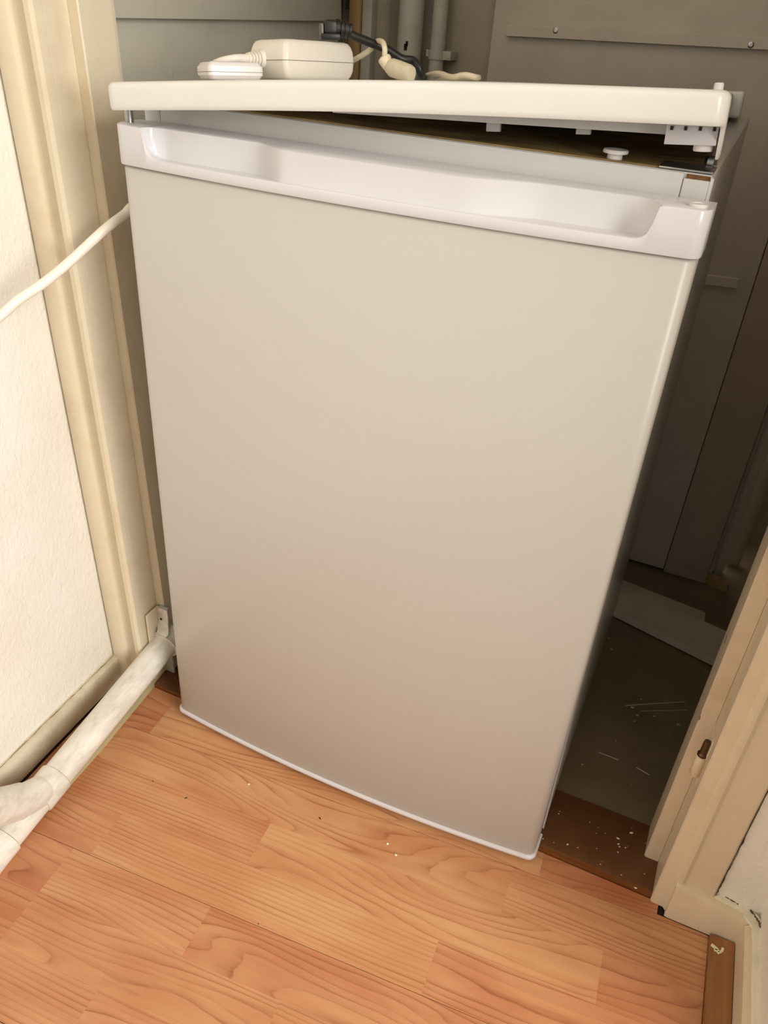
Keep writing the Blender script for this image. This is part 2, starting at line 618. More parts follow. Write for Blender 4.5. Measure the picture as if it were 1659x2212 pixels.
# the front baseboard
bm = nb()
loft(bm, [[Vector((.7155, y, z)) for y, z in ((.030, 0), (.0095, 0), (.0095, .046), (.012, .058), (.018, .0625), (.030, .0625))],
          [Vector((.7195, y, z)) for y, z in ((.030, 0), (.0087, 0), (.0087, .049), (.011, .060), (.018, .0625), (.030, .0625))],
          [Vector((.76, y, z)) for y, z in ((.030, 0), (.009, 0), (.009, .046), (.011, .053), (.018, .054), (.030, .054))],
          [Vector((.814, y, z)) for y, z in ((.030, 0), (.009, 0), (.009, .040), (.011, .0455), (.018, .047), (.030, .047))]])
obj('baseboard_front', bm, M_TRIM_R, kind='structure')
bm = nb()
loft(bm, [[Vector((xright(y) + dx, y, z)) for dx, z in ((.024, 0), (0, 0), (.0005, .043), (.004, .0475), (.024, .048))] for y in (.009, -.08, -.1595)])
obj('baseboard_right', bm, M_TRIM_R, kind='structure')
# whitened plaster ledge on top of the skirting, with dark cracks along the wall
bm = nb()
pts = [(.7625, .0245, .0548), (.775, .0235, .0525), (.79, .022, .0495), (.803, .016, .0482), (.8095, .004, .0480), (.812, -.05, .0482), (.8150, -.11, .0482), (.8160, -.155, .0482)]
rr_ = random.Random(3)
rings = []
for p in smoothpath(pts, 5):
    w, h = .0048 + rr_.uniform(-.0008, .0010), rr_.uniform(.0008, .0018)
    rings.append([p + Vector((dx * w, dx * w * .8, z)) for dx, z in ((-1, -.001), (-.7, h * .7), (0, h), (.8, h * 1.5), (1.3, h * 2.6), (1.3, -.001))])
loft(bm, rings)
obj('trim_4', bm, M_MORT, kind='structure')


def crack(pts, rad, parent, seed):
    rc = random.Random(seed)
    path = smoothpath(pts, 9)
    path = [p + Vector((rc.uniform(-1, 1), rc.uniform(-1, 1), rc.uniform(-.4, .4))) * .0007 for p in path]
    obj('crack', tube(path, [max(.0001, rad * rc.uniform(.25, 1.25)) for _ in path], 6), M_CRACK, parent, label='thin dark crack in the paint')


crack([(.766, .0275, .0575), (.778, .0258, .056), (.786, .0255, .0535)], .0008, WR, 1)
crack([(.800, .0235, .0545), (.808, .0165, .0535), (.8125, .008, .052)], .0012, WR, 2)
crack([(.8145, -.012, .0515), (.8150, -.03, .0515), (.8160, -.05, .0515)], .0008, WR, 3)
crack([(.8165, -.07, .0515), (.8185, -.11, .0515)], .0006, WR, 4)
crack([(.7606, .0235, .060), (.7606, .0233, .12), (.7604, .0232, .22), (.7606, .0232, .36)], .0006, WR, 5)
crack([(xwall(.03) + LEAN * z + .0006, .0262, z) for z in (.050, .15, .25, .35, .45, .55, .65, .75, .85)], .0010, WL, 6)
crack([(xwall(y) + .0030, y, .0472) for y in (.02, -.04, -.09, -.14, -.19, -.24)], .00035, WL, 7)
obj('trim_5', prism([(.7690, .0062), (xright(0.006) - .0008, .0062), (xright(-.89) - .0008, -.89), (.7690 + .026 * .896, -.89)], -.008, .0085), M_STRIP, kind='structure')
fl = P(1543, 2046, 'z', .0085)
bm = nb()
for dx, dy, s in ((0, 0, .004), (.006, -.004, .0028), (.009, .001, .0028), (.003, -.003, .003)):
    add_box(bm, -s, s, -s * .5, s * .5, 0, .0006, M=Matrix.Translation(fl + Vector((dx, dy, 0))) @ Matrix.Rotation(dx * 200 - .4, 4, 'Z'))
obj('paint_flake', bm, M_FLAKE, None, label='cream paint flecks stuck on the end of the oak floor strip', category='paint flake')
obj('floor_gap', box(.7085, .7150, .0090, .0245, -.008, -.004), M_DARK, floor)

obj('ceiling', box(-.3, 2.4, -3.2, .03, 2.5, 2.6), M_CEIL, kind='structure')
obj('wall_header', box(-.16, 1.0, .03, .14, 2.05, 2.5), M_STUCCO, kind='structure')

# ------------------------------------------------------------------ door frame, left
H = 2.05
tr1 = obj('trim_1', prism([(-.15, .036), (-.0755, .036), (-.075, .0365), (-.075, .138), (-.0755, .1385), (-.15, .1385)], -.02, H, LEAN), M_TRIM, kind='structure')
obj('casing', prism([(-.140, .0358), (-.1355, .030), (-.1335, .023), (-.129, .0195), (-.113, .0185), (-.108, .0205), (-.1055, .0285), (-.1035, .0300), (-.0915, .0300), (-.0900, .0285),
                     (-.0885, .0235), (-.0850, .0205), (-.0790, .0205), (-.0755, .0235), (-.0749, .028), (-.0749, .0358)], -.0, H, LEAN), M_TRIM, tr1)
obj('door_stop', prism([(-.0747, .0685), (-.0630, .0685), (-.0615, .070), (-.0615, .118), (-.0630, .1195), (-.0747, .1195)], 0, H, LEAN), M_TRIM, tr1)
# low repair plates that the pipe clip is fixed to
obj('lower_plate', box(-.0748, -.0715, .0370, .0680, 0, .137, .0006), M_TRIM, tr1, label='low plate let into the jamb')
obj('lower_plate', box(-.0745, -.0560, .0640, .0683, .0, .137, .0006), M_SIDING, tr1, label='grey plate in front of the stop')

# ------------------------------------------------------------------ door frame, right
tr2 = obj('trim_2', prism([(.6975, .0785), (.6975, .0295), (.7600, .0295), (.7600, .165), (.6975, .165)], -.02, H), M_TRIM_R, kind='structure')
obj('casing', prism([(.6970, .0292), (.6970, .0235), (.6985, .0215), (.7125, .0205), (.7145, .0185), (.7175, .0150), (.7205, .0150), (.7232, .0180), (.7250, .0195),
                     (.7520, .0185), (.7570, .0200), (.7595, .0235), (.7600, .0292)], 0.0, H), M_TRIM_R, tr2)
obj('door_stop', prism([(.6972, .0775), (.6810, .0775), (.6795, .079), (.6795, .128), (.6810, .1295), (.6972, .1295)], 0.004, H), M_TRIM_R, tr2)
# half of a lift-off hinge with its bare pin
hp0 = P(1500, 1672, 'x', .6925)
hp = Vector((hp0.x, hp0.y, hp0.z))
hk = obj('hinge_knuckle', lathe([(0, -.002), (.0045, -.001), (.0062, .002), (.0062, .030), (.0058, .0315), (.0045, .032)], 18, Matrix.Translation(hp)), M_TRIM_R, tr2, label='paint-covered hinge knuckle')
obj('hinge_pin', lathe([(.0056, .0318), (.0058, .0345), (.0042, .0365), (.0040, .052), (.0034, .0545), (0, .055)], 16, Matrix.Translation(hp)), M_BRASS, hk, label='tarnished bare metal hinge pin')
obj('hinge_leaf', box(.6962, .6978, hp.y - .004, hp.y + .030, hp.z - .012, hp.z + .060, .0005), M_TRIM_R, tr2)

# ------------------------------------------------------------------ closet walls
XS = -.128
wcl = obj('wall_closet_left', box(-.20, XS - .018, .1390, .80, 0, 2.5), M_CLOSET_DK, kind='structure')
for z0, z1, yend in ((0.004, .20, .715), (.202, .425, .715), (.427, .655, .715), (.657, .893, .715), (.888, 1.13, .700), (1.125, 1.36, .7), (1.355, 1.6, .7), (1.595, 1.83, .7), (1.825, 2.1, .7), (2.095, 2.49, .7)):
    proud = 0.010 if z0 > .85 else 0.0
    bmb = nb()
    add_box(bmb, XS - .018 + .0002, XS + proud * 1.2, .1395, yend, z0, z1, .0012)
    if z0 > .85:     # lower edge of a lapped board stands further out than its top
        for v in bmb.verts:
            if v.co.x > XS - .005 and v.co.z > (z0 + z1) / 2:
                v.co.x -= .008
    obj('siding_board', bmb, M_SIDING, wcl)
nl = P(370, 152, 'x', XS)
obj('nail', lathe([(.0012, 0), (.0012, .007), (.0006, .008)], 10, Matrix.Translation(nl) @ Matrix.Rotation(PI, 4, 'X')), M_SIDING, wcl)
YB = .765
wcb = obj('wall_closet_back', box(-.20, .70, YB, YB + .04, 0, 2.5), M_CLOSET, kind='structure')
obj('corner_batten', box(-.121, -.101, YB - .028, YB - .0005, 0.004, 2.4, .001), M_OAK, wcb, label='bare brown batten')
obj('corner_batten', box(-.0995, -.082, YB - .022, YB - .0005, 0.004, 2.4, .001), M_CPIPE, wcb)
obj('corner_batten', box(-.052, -.034, YB - .016, YB - .0005, 0.004, 2.4, .001), M_CLOSET_DK, wcb)
obj('corner_gap', box(-.127, -.121, YB - .03, YB - .0005, .905, 2.4), M_DARK, wcb)
pn = obj('hardboard_panel', box(.1290, .6115, .7400, YB - .0003, .012, 2.45, .0015), M_PANEL, wcb)
pn2 = obj('hardboard_panel', box(.6125, .6915, .7405, YB - .0003, .006, 2.45, .0015), M_PANELR, wcb)


def batten(x0, x1, za, zb, hgt, screws):
    bm = nb()
    t = .010
    loft(bm, [[Vector((x0, .7399, za - hgt)), Vector((x0, .7399, za)), Vector((x0, .7399 - t + .002, za)), Vector((x0, .7399 - t, za - .002)), Vector((x0, .7399 - t, za - hgt + .001))],
              [Vector((x1, .7399, zb - hgt)), Vector((x1, .7399, zb)), Vector((x1, .7399 - t + .002, zb)), Vector((x1, .7399 - t, zb - .002)), Vector((x1, .7399 - t, zb - hgt + .001))]])
    b = obj('batten', bm, M_PANEL, wcb)
    for (px, py) in screws:
        s = P(px, py, 'y', .7298)
        sc = lathe([(0, -.001), (.0042, -.001), (.0042, .0002), (.0030, .0009), (.0017, .0009), (.0015, .0002), (0, .0002)], 16, Matrix.Translation(s) @ Matrix.Rotation(PI / 2, 4, 'X'))
        obj('screw', sc, M_METAL, b, label='small bright screw head')
    return b


a0, a1 = P(1098, 52, 'y', .735), P(1659, 79, 'y', .735)
k = (a1.z - a0.z) / (a1.x - a0.x)
batten(a0.x, .607, a0.z, a0.z + k * (.607 - a0.x), .0165, ((1200, 66), (1622, 97)))
b0, b1 = P(1517, 590, 'y', .735), P(1597, 600, 'y', .735)
k2 = (b1.z - b0.z) / (b1.x - b0.x)
batten(.16, b1.x, b1.z - k2 * (b1.x - .16), b1.z, .0165, ())
# stepped boards and dark recess at the right rear
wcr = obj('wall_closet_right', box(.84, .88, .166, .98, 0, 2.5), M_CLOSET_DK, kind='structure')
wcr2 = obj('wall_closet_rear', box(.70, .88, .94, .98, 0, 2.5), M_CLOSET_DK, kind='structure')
obj('upright_board', box(.6935, .7205, .785, .800, .004, 2.45, .001), M_SIDING, wcr2)
obj('upright_board', box(.7075, .7100, .7825, .786, .004, 2.45), M_PANEL, wcr2)
obj('upright_board', box(.7235, .7480, .828, .845, .010, 2.45, .001), M_CLOSET, wcr2)
obj('ceiling_closet', box(-.2, .9, .139, .98, 2.5, 2.55), M_CEIL, kind='structure')


# closet pipes on the back wall
def vpipe(name, pxl, pxr, py, y, label, mat, clamp=None, chip=None):
    a, b = P(pxl, py, 'y', y), P(pxr, py, 'y', y)
    r = (b - a).length / 2
    x = (a.x + b.x) / 2
    root = obj(name, tube([(x, y, .004), (x, y, 1.2), (x, y, 2.49)], r, 24), mat, None, label=label, category='pipe')
    return root, x, y, r


bp, bx, by, br = vpipe('heating_pipe', 862, 912, 60, .735, 'thick vertical white pipe in the closet corner with a dark paint chip', M_CPIPE)
c0 = P(877, 98, 'y', .735 - br)
obj('paint_chip', box(-.003, .002, -.001, .0008, -.007, .002, M=Matrix.Translation(c0)), M_DARK, bp, label='dark paint chip')
obj('paint_chip', box(-.0006, .003, -.001, .0008, -.001, .006, M=Matrix.Translation(c0)), M_DARK, bp)
sp, sx, sy, sr = vpipe('heating_pipe', 933, 963, 70, .738, 'thinner vertical white pipe clamped beside the thick closet pipe', M_CPIPE)
cc = P(950, 118, 'y', .738)
bm = nb()
add_tube(bm, [(sx, sy, cc.z - .007), (sx, sy, cc.z + .006)], sr + .0022, 24)
add_box(bm, sx + sr * .6, sx + sr + .014, sy - sr * .5, YB - .001, cc.z - .007, cc.z + .006, .0008)
add_box(bm, sx - sr - .006, sx - sr * .7, sy - .004, sy + .012, cc.z - .004, cc.z + .006, .0008)
obj('pipe_clamp', bm, M_CPIPE, sp)

# ------------------------------------------------------------------ boards lying on the closet floor
zt = .022
q = [P(1318, 1313, 'z', zt), P(1538, 1422, 'z', zt), P(1575, 1366, 'z', zt), P(1343, 1262, 'z', zt)]
q[1] = q[1] + (q[1] - q[0]) * .12
q[2] = q[2] + (q[2] - q[3]) * .05
q[0] = q[0] - (q[1] - q[0]) * .25
q[3] = q[3] - (q[2] - q[3]) * .25
bm = nb()
loft(bm, [[v + Vector((0, 0, -.014)) for v in q], q])
obj('shelf_board', bm, M_BOARD, None, False, label='dusty white shelf board lying raised on the closet floor beside the fridge', category='board')
q = [P(1345, 1280, 'z', .008), P(1523, 1340, 'z', .008), P(1524, 1323, 'z', .008), P(1343, 1252, 'z', .008)]
q[0] = q[0] - (q[1] - q[0]) * .2 + Vector((0, -.03, 0))
q[3] = q[3] - (q[2] - q[3]) * .2
q[1] = q[1] + Vector((0, -.045, 0))
bm = nb()
loft(bm, [[v + Vector((0, 0, -.004)) for v in q], q])
obj('shelf_board', bm, M_BOARD, None, False, label='thin white board under the back edge of the raised shelf board', category='board')
q = [P(1520, 1259, 'z', .004), P(1567, 1279, 'z', .004), P(1573, 1268, 'z', .004), P(1526, 1247, 'z', .004)]
bm = nb()
loft(bm, [q, [v + Vector((0, 0, .014)) for v in q]])
obj('wood_lath', bm, M_OAK, None, False, label='short wooden lath on the closet floor below the hardboard panel', category='lath')

# ------------------------------------------------------------------ pipe along the left skirting
TUBE_R = .0200
pf = P(352.5, 1396, 'z', .074)
pn_ = P(145.5, 1648, 'z', .036)
dirp = (pn_ - pf).normalized()
far = pf - dirp * .24
s1 = P(108.5, 1671, 'z', .030)
s2 = P(70, 1722, 'z', .028)
tn = (s1 - pf).dot(dirp)
S1 = pf + dirp * tn
S2 = pf + dirp * ((s2 - pf).dot(dirp))
near = S2 + dirp * 1.2
wp = empty('waste_pipe', (S1.x, S1.y, 0), label='grimy white waste pipe running along the left skirting board', category='pipe')
wp['_placed'] = 1
bpy.context.view_layer.update()
obj('pipe_run', tube([far, pf, S1, S2, S2 + dirp * .10, Vector((near.x, near.y, (S2 + dirp * .11).z))], TUBE_R, 28), M_PIPE, wp)
bmc = nb()
add_tube(bmc, [S1 - dirp * .0015, S1, S1 + dirp * .002, S2 - dirp * .002, S2, S2 + dirp * .0012], [TUBE_R + .0002, TUBE_R + .0022, TUBE_R + .0028, TUBE_R + .0026, TUBE_R + .002, TUBE_R + .0002], 28)
obj('socket', bmc, M_PIPE, wp)
S3 = P(14, 1806, 'z', .026)
S3 = pf + dirp * ((S3 - pf).dot(dirp))
bmc = nb()
add_tube(bmc, [S3 - dirp * .0015, S3, S3 + dirp * .05, S3 + dirp * .052], [TUBE_R + .0002, TUBE_R + .0026, TUBE_R + .0028, TUBE_R], 28)
obj('socket', bmc, M_PIPE, wp)
J = S1 + (S2 - S1) * .55
B1 = P(52, 1728, 'z', .045)
B2 = P(18, 1738, 'z', .062)
B3 = P(-40, 1752, 'z', .095)
obj('branch', tube(smoothpath([J, B1, B2, B3, B3 + (B3 - B2) * 2], 6), TUBE_R + .0012, 28), M_PIPE, wp, label='angled branch rising off the pipe')
dB = (B3 - B2).normalized()
bmc = nb()
add_tube(bmc, [B1 + (B2 - B1) * .25, B1 + (B2 - B1) * .3, B2, B2 + dB * .12], [TUBE_R + .0013, TUBE_R + .0028, TUBE_R + .0030, TUBE_R + .0030], 28)
obj('socket', bmc, M_PIPE, wp)

# clip
cl = empty('pipe_clip', (-.066, .064, 0), label='painted metal strap clip holding the waste pipe to the left door jamb', category='clip')
cl['_placed'] = 1
bpy.context.view_layer.update()
pc = pf - dirp * .014
bm = nb()
rings = []
for y0 in (pc + dirp * .012, pc + dirp * .009, pc - dirp * .009, pc - dirp * .012):
    rr = TUBE_R + (.003 if y0 in () else .0016)
    rings.append(y0)
side = dirp.cross(Vector((0, 0, 1))).normalized()
upv = side.cross(dirp).normalized()


def ringpts(c, r):
    return [c + (side * math.cos(a) + upv * math.sin(a)) * r for a in [2 * PI * k_ / 28 for k_ in range(28)]]


loft(bm, [ringpts(rings[0], TUBE_R + .0008), ringpts(rings[0], TUBE_R + .0036), ringpts(rings[1], TUBE_R + .0022), ringpts(rings[2], TUBE_R + .0022), ringpts(rings[3], TUBE_R + .0036), ringpts(rings[3], TUBE_R + .0008)])
obj('strap', bm, M_PIPE, cl)
bm = nb()
path = [pc + dirp * .010 + side * .004 + upv * (TUBE_R + .0012), pc + dirp * .006 + upv * (TUBE_R + .005), Vector((-.064, .0610, .108)), Vector((-.065, .0632, .120)), Vector((-.065, .0634, .136))]
path = smoothpath(path, 5)
loft(bm, [[p + Vector((w, d, 0)) for w, d in ((-.0095, 0), (.0105, 0), (.0105, -.0018), (-.0095, -.0018))] for p in path])
obj('strap_tongue', bm, M_PIPE, cl)
obj('screw', lathe([(0, 0), (.002, 0), (.0014, .0008), (0, .0008)], 10, Matrix.Translation((-.066, .0600, .117)) @ Matrix.Rotation(PI / 2, 4, 'X')), M_DARK, cl)

# ------------------------------------------------------------------ FRIDGE
W = .55
BOW = .0150
ZB, ZBAND, ZT = .0125, .7733, .8092
fr = empty('refrigerator', (.275, .30, .0), label='white undercounter refrigerator with closed bow-fronted door standing in the closet opening', category='refrigerator')
fr['_placed'] = 1
bpy.context.view_layer.update()


def yfront(x, r=.010, x0=0.0, x1=W):
    y = -BOW * (1 - (2 * (x - x0) / (x1 - x0) - 1) ** 2)
    d = min(x - x0, x1 - x)
    if d < r:
        y += r - math.sqrt(max(0, r * r - (r - d) ** 2))
    return y


def xs_samples(x0, x1, n, r=.010):
    xs = [x0 + r * (1 - math.cos(PI / 2 * k / 7)) for k in range(7)]
    xs += [x0 + r + (x1 - x0 - 2 * r) * k / n for k in range(n + 1)]
    xs += [x1 - r * (1 - math.cos(PI / 2 * k / 7)) for k in reversed(range(7))]
    return xs


# door panel: plan outline extruded, soft top and bottom arris
def door_outline(grow=0.0, r=.010, back=.040, n=40):
    x0, x1 = -grow, W + grow
    pts = [(x, yfront(x, r, x0, x1) - grow) for x in xs_samples(x0, x1, n, r)]
    return pts + [(x1, back), (x0, back)]


bm = nb()
rings = []
o_in, o_n = door_outline(-.0035), door_outline(-.0015)
for pts, z in ((o_in, .0150), (o_n, .0175), (o_n, .4), (o_n, .7700), (o_in, .7725)):
    rings.append([Vector((x, y, z)) for x, y in pts])
loft(bm, rings)
door = obj('door', bm, M_DOOR, fr, angle=50)
# plastic trim under the door panel, its tail wrapping up the side
bm = nb()
oa, ob, oc = door_outline(.0004), door_outline(.0012), door_outline(.0000)
loft(bm, [[Vector((x, y, z)) for x, y in pts] for pts, z in ((oc, .0100), (ob, .0115), (ob, .0150), (oa, .0166), (door_outline(-.002), .0170))])
obj('bottom_trim', bm, M_PLAST, door, angle=50)

# handle band: lofted along x, with a scooped grip
def sstep(a, b, t):
    t = max(0, min(1, (t - a) / (b - a)))
    return t * t * (3 - 2 * t)


XG0, XG1 = .0350, .5135
ZR = .7830


def zrim(x):
    r = .013
    d = min(x - XG0, XG1 - x)
    if d <= 0:
        return ZT
    if d < .0025:
        return ZT - (ZT - ZR - r) * (d / .0025)
    if d < .0025 + r:
        t = (d - .0025) / r
        return ZR + r - r * math.sqrt(max(0, 1 - (1 - t) ** 2))
    return ZR


def gdepth(x):
    """how far behind the front face the back wall of the grip stands, at its top"""
    if x <= XG0 or x >= XG1:
        return 0.0
    dl = .018 + .006 * sstep(.06, .15, x)
    dr = .026
    mid = .0068
    d = dl + (mid - dl) * sstep(.152, .192, x)
    d = d + (dr - mid) * sstep(.355, .425, x)
    tl, tr = min(1, (x - XG0) / .020), min(1, (XG1 - x) / .026)
    return d * math.sqrt(max(0, 1 - (1 - tl) ** 2)) * math.sqrt(max(0, 1 - (1 - tr) ** 2))


bm = nb()
x0, x1 = -.0008, W + .0008
xs = [x for x in xs_samples(x0, x1, 150, .011)]
xs += [XG0 + .0002, XG0 + .0025, XG0 + .005, XG0 + .008, XG0 + .0115, XG0 + .0155, XG1 - .0155, XG1 - .0115, XG1 - .008, XG1 - .005, XG1 - .0025, XG1 - .0002]
xs = sorted(set(round(x, 6) for x in xs))
rings = []
for x in xs:
    yf = yfront(x, .011, x0, x1) - .0012
    zr = zrim(x)
    d = gdepth(x)
    ye = yf + d
    t = min(.0055, d * .45)                       # thickness of the front lip
    zc = min(ZT, zr - (.0012 if d > .004 else 0))   # floor of the grip
    zc = ZT if d < 1e-5 else zc
    rb = .0012
    sec = [(yf + .004, ZBAND), (yf + .0006, ZBAND + .0004), (yf, ZBAND + .0018), (yf, max(ZBAND + .002, zr - rb)), (yf + rb * .35, zr - rb * .3), (yf + rb, zr),
           (yf + max(t, rb), zr), (yf + max(t + .001, rb), zc), (max(ye + .001 - .002, yf + max(t + .001, rb)), zc),
           (max(ye + .0005, yf + rb), min(ZT - .0008, zc + .004) if d > .004 else min(zc, ZT)), (max(ye + .001, yf + rb), ZT - .0008), (max(ye + .0022, yf + rb), ZT), (.0405, ZT), (.042, ZT - .0015), (.042, ZBAND)]
    rings.append([Vector((x, y, z)) for y, z in sec])
loft(bm, rings)
bmesh.ops.remove_doubles(bm, verts=bm.verts, dist=1e-6)
band = obj('handle_band', bm, M_PLAST, door, angle=42, label='glossy moulded grip along the top of the door')
hc = P(1508, 446, 'z', ZT)
obj('hinge_plug', lathe([(.0068, -.001), (.0068, .0012), (.0060, .0022), (.0045, .0024), (.0040, .0018), (0, .0018)], 22, Matrix.Translation((hc.x, hc.y, ZT))), M_WPLUG, door, label='small round white plug')

# gasket and cabinet
XC0, XC1, YC0, YC1, ZC = -.0005, .5425, .0500, .565, .8262
XB = .5492        # the cabinet side stands a little wider at its foot
bm = nb()
add_box(bm, .012, .534, .0425, .0498, .030, .800, .002)
obj('gasket', bm, M_GASK, fr)
bm = nb()
loft(bm, [[Vector((x, YC0, z)) for x, z in ((XC0, .016), (XC0, ZC - .002), (XC0 + .002, ZC), (XC1 - .002, ZC), (XC1, ZC - .002), (XB, .016))],
          [Vector((x, YC1, z)) for x, z in ((XC0, .016), (XC0, ZC - .046), (XC0 + .002, ZC - .044), (XC1 - .002, ZC), (XC1, ZC - .002), (XB, .016))]])
cab = obj('cabinet', bm, M_CAB, fr)
# front flange of the steel side, seen as a thin bright line
bm = nb()
loft(bm, [[Vector((xx - .0015, YC0 - .0022, z)), Vector((xx + .0009, YC0 - .0022, z)), Vector((xx + .0009, YC0 + .005, z)), Vector((xx - .0015, YC0 + .005, z))] for xx, z in ((XB, .018), (XC1, ZC - .002))])
obj('side_flange', bm, M_PLAST, cab)
obj('side_flange', box(XC0 - .0008, XC0 + .0015, YC0 - .0015, YC0 + .006, .018, ZC - .002, .0004), M_PLAST, cab)
obj('front_rail', box(.0180, .5203, YC0 - .0022, YC0 + .0005, .745, ZC - .0004, .0006), M_CAB, cab)
obj('corner_post', box(.0005, .0172, YC0 - .0018, YC0 + .0005, .735, ZC - .0020, .0006), M_CAB, cab)
obj('corner_post', box(.5211, .5412, YC0 - .0018, YC0 + .0005, .735, ZC - .0042, .0006), M_CAB, cab)
obj('hinge_slot', box(.5225, .5405, YC0 - .0012, YC0 + .0012, ZC - .0042, ZC - .0010), M_RUST, cab, label='rusty hinge slot')
bm = nb()
loft(bm, [[Vector((x, .0535, z)) for x, z in ((.004, ZC - .002), (.004, ZC + .0012), (.5385, ZC + .0012), (.5385, ZC - .002))],
          [Vector((x, .560, z)) for x, z in ((.004, ZC - .05), (.004, ZC - .0430), (.505, ZC - .0015), (.505, ZC - .03))]])
obj('top_insulation', bm, M_FOAM, cab, label='stained brown insulation on top of the cabinet')
pm = P(1327, 343, 'z', ZC + .001)
obj('top_plug', lathe([(.0065, -.002), (.0060, .0035), (.0062, .004), (.0100, .0045), (.0104, .006), (.0096, .0072), (0, .0078)], 22, Matrix.Translation(pm)), M_WPLUG, cab, label='white mushroom-shaped plug')
hpz = P(1515, 358, 'z', ZC + .001)
hpl = obj('hinge_plate', box(.500, .5415, .0515, .085, ZC + .0003, ZC + .0020, .0005), M_METAL, cab)
scp = P(1535, 351, 'z', ZC + .003)
obj('hinge_screw', lathe([(0, 0), (.0050, 0), (.0050, .004), (.0038, .006), (.0012, .0062), (0, .0052)], 6, Matrix.Translation((scp.x, scp.y, ZC + .0015))), M_METAL, hpl, label='bright hinge screw')
lp = P(276, 258, 'z', ZT)
obj('hinge_pin', lathe([(.0042, -.002), (.0042, .0125), (.0078, .0130), (.0078, .0146), (.0055, .0155), (0, .0155)], 18, Matrix.Translation((lp.x + .012, lp.y - .012, ZT))), M_METAL, fr, label='grey metal hinge pin with a washer')
for (x, y) in ((.045, .085), (.505, .085), (.045, .50), (.505, .50)):
    zf = .006 if y < .12 else .004
    obj('foot', lathe([(0, zf), (.016, zf), (.016, zf + .006), (.009, .014), (.009, .018)], 18, Matrix.Translation((x, y, 0))), M_WPLUG, fr)
obj('lower_hinge', box(.012, .060, .006, .09, .0045, .0088, .0008), M_WPLUG, fr)

# ------------------------------------------------------------------ WORKTOP (loose, propped up on the right)
L0 = P(221, 177, 'y', -.006)
R0 = P(1583, 195, 'y', .022)
EX = (R0 - L0).normalized()
WT = (R0 - L0).length
SP = .0630
EY = Vector((-EX.y, EX.x, -SP))
EY = (EY - EX * EY.dot(EX)).normalized()
EZ = EX.cross(EY).normalized()
TM = Matrix(((EX.x, EY.x, EZ.x, L0.x), (EX.y, EY.y, EZ.y, L0.y), (EX.z, EY.z, EZ.z, L0.z), (0, 0, 0, 1)))
wt = empty('fridge_worktop', (0, 0, 0), label='loose white worktop lying lifted and askew on top of the fridge', category='worktop')
wt.matrix_world = TM
DW = .535


def crown(u, v):
    return .0040 * math.sin(PI * max(0, min(1, u / WT))) + .0022 * math.sin(PI * max(0, min(1, u / WT))) ** 2 * math.sin(PI * max(0, min(1, v / DW)))


def wt_outline(inset, n=44, r=.011):
    a, b = inset, WT - inset
    r = max(.002, r - inset)
    pts = []

    def bow(x):
        return -.011 * (1 - (2 * x / WT - 1) ** 2) + inset
    for k_ in range(9):
        t = PI / 2 * k_ / 8
        x = a + r * (1 - math.cos(t))
        pts.append((x, bow(x) + r * (1 - math.sin(t))))
    for k_ in range(1, n):
        x = a + r + (b - a - 2 * r) * k_ / n
        pts.append((x, bow(x)))
    for k_ in range(9):
        t = PI / 2 * k_ / 8
        x = b - r * (1 - math.sin(t))
        pts.append((x, bow(x) + r * (1 - math.cos(t))))
    for k_ in range(1, 30):
        v = r + inset + (DW - 2 * inset - r - .004) * (k_ / 30) ** 1.7
        pts.append((b, v))
    pts += [(b, DW - inset), (a, DW - inset)]
    for k_ in reversed(range(1, 30)):
        v = r + inset + (DW - 2 * inset - r - .004) * (k_ / 30) ** 1.7
        pts.append((a, v))
    return pts


LIP = .0235


def skirt(u, v):
    s = min(abs(u), abs(WT - u))
    if s > .02:
        return LIP
    if u < WT / 2:
        return LIP - .0125 * sstep(.012, .04, v)
    return LIP + .024 * sstep(.006, .030, v) - .026 * sstep(.10, .24, v)


def wring(inset, zf):
    out = []
    for (u, v) in wt_outline(inset):
        out.append(Vector((u, v, zf(u, v) + crown(u, v))))
    return out


RD = .0060
bm = nb()
rings = []
base_r = wt_outline(.0062)
cx_, cy_ = WT / 2, DW / 2
for s in (.04, .2, .4, .6, .8, .93):
    rings.append([Vector((cx_ + (u - cx_) * s, cy_ + (v - cy_) * s, crown(cx_ + (u - cx_) * s, cy_ + (v - cy_) * s))) for u, v in base_r])
for k_ in range(6):
    t = PI / 2 * k_ / 5
    rings.append(wring(RD * (1 - math.sin(t)), lambda u, v, t=t: -RD * (1 - math.cos(t))))
rings.append(wring(.0, lambda u, v: -skirt(u, v) + .004))
rings.append(wring(.0006, lambda u, v: -skirt(u, v) + .0012))
rings.append(wring(.0016, lambda u, v: -skirt(u, v)))
rings.append(wring(.0034, lambda u, v: -skirt(u, v)))
rings.append(wring(.0036, lambda u, v: -.0065))
for s in (.8, .5, .2, .04):
    rings.append([Vector((cx_ + (u - cx_) * s, cy_ + (v - cy_) * s, -.0065 + crown(cx_ + (u - cx_) * s, cy_ + (v - cy_) * s))) for u, v in base_r])
loft(bm, rings)
top = obj('top_shell', bm, M_WTOP, wt, angle=40)


def wbox(name, u0, u1, v0, v1, w0, w1, m, bev=.0006, parent=None, M=None, **k_):
    return obj(name, box(u0, u1, v0, v1, w0, w1, bev, M=M), m, parent or wt, **k_)


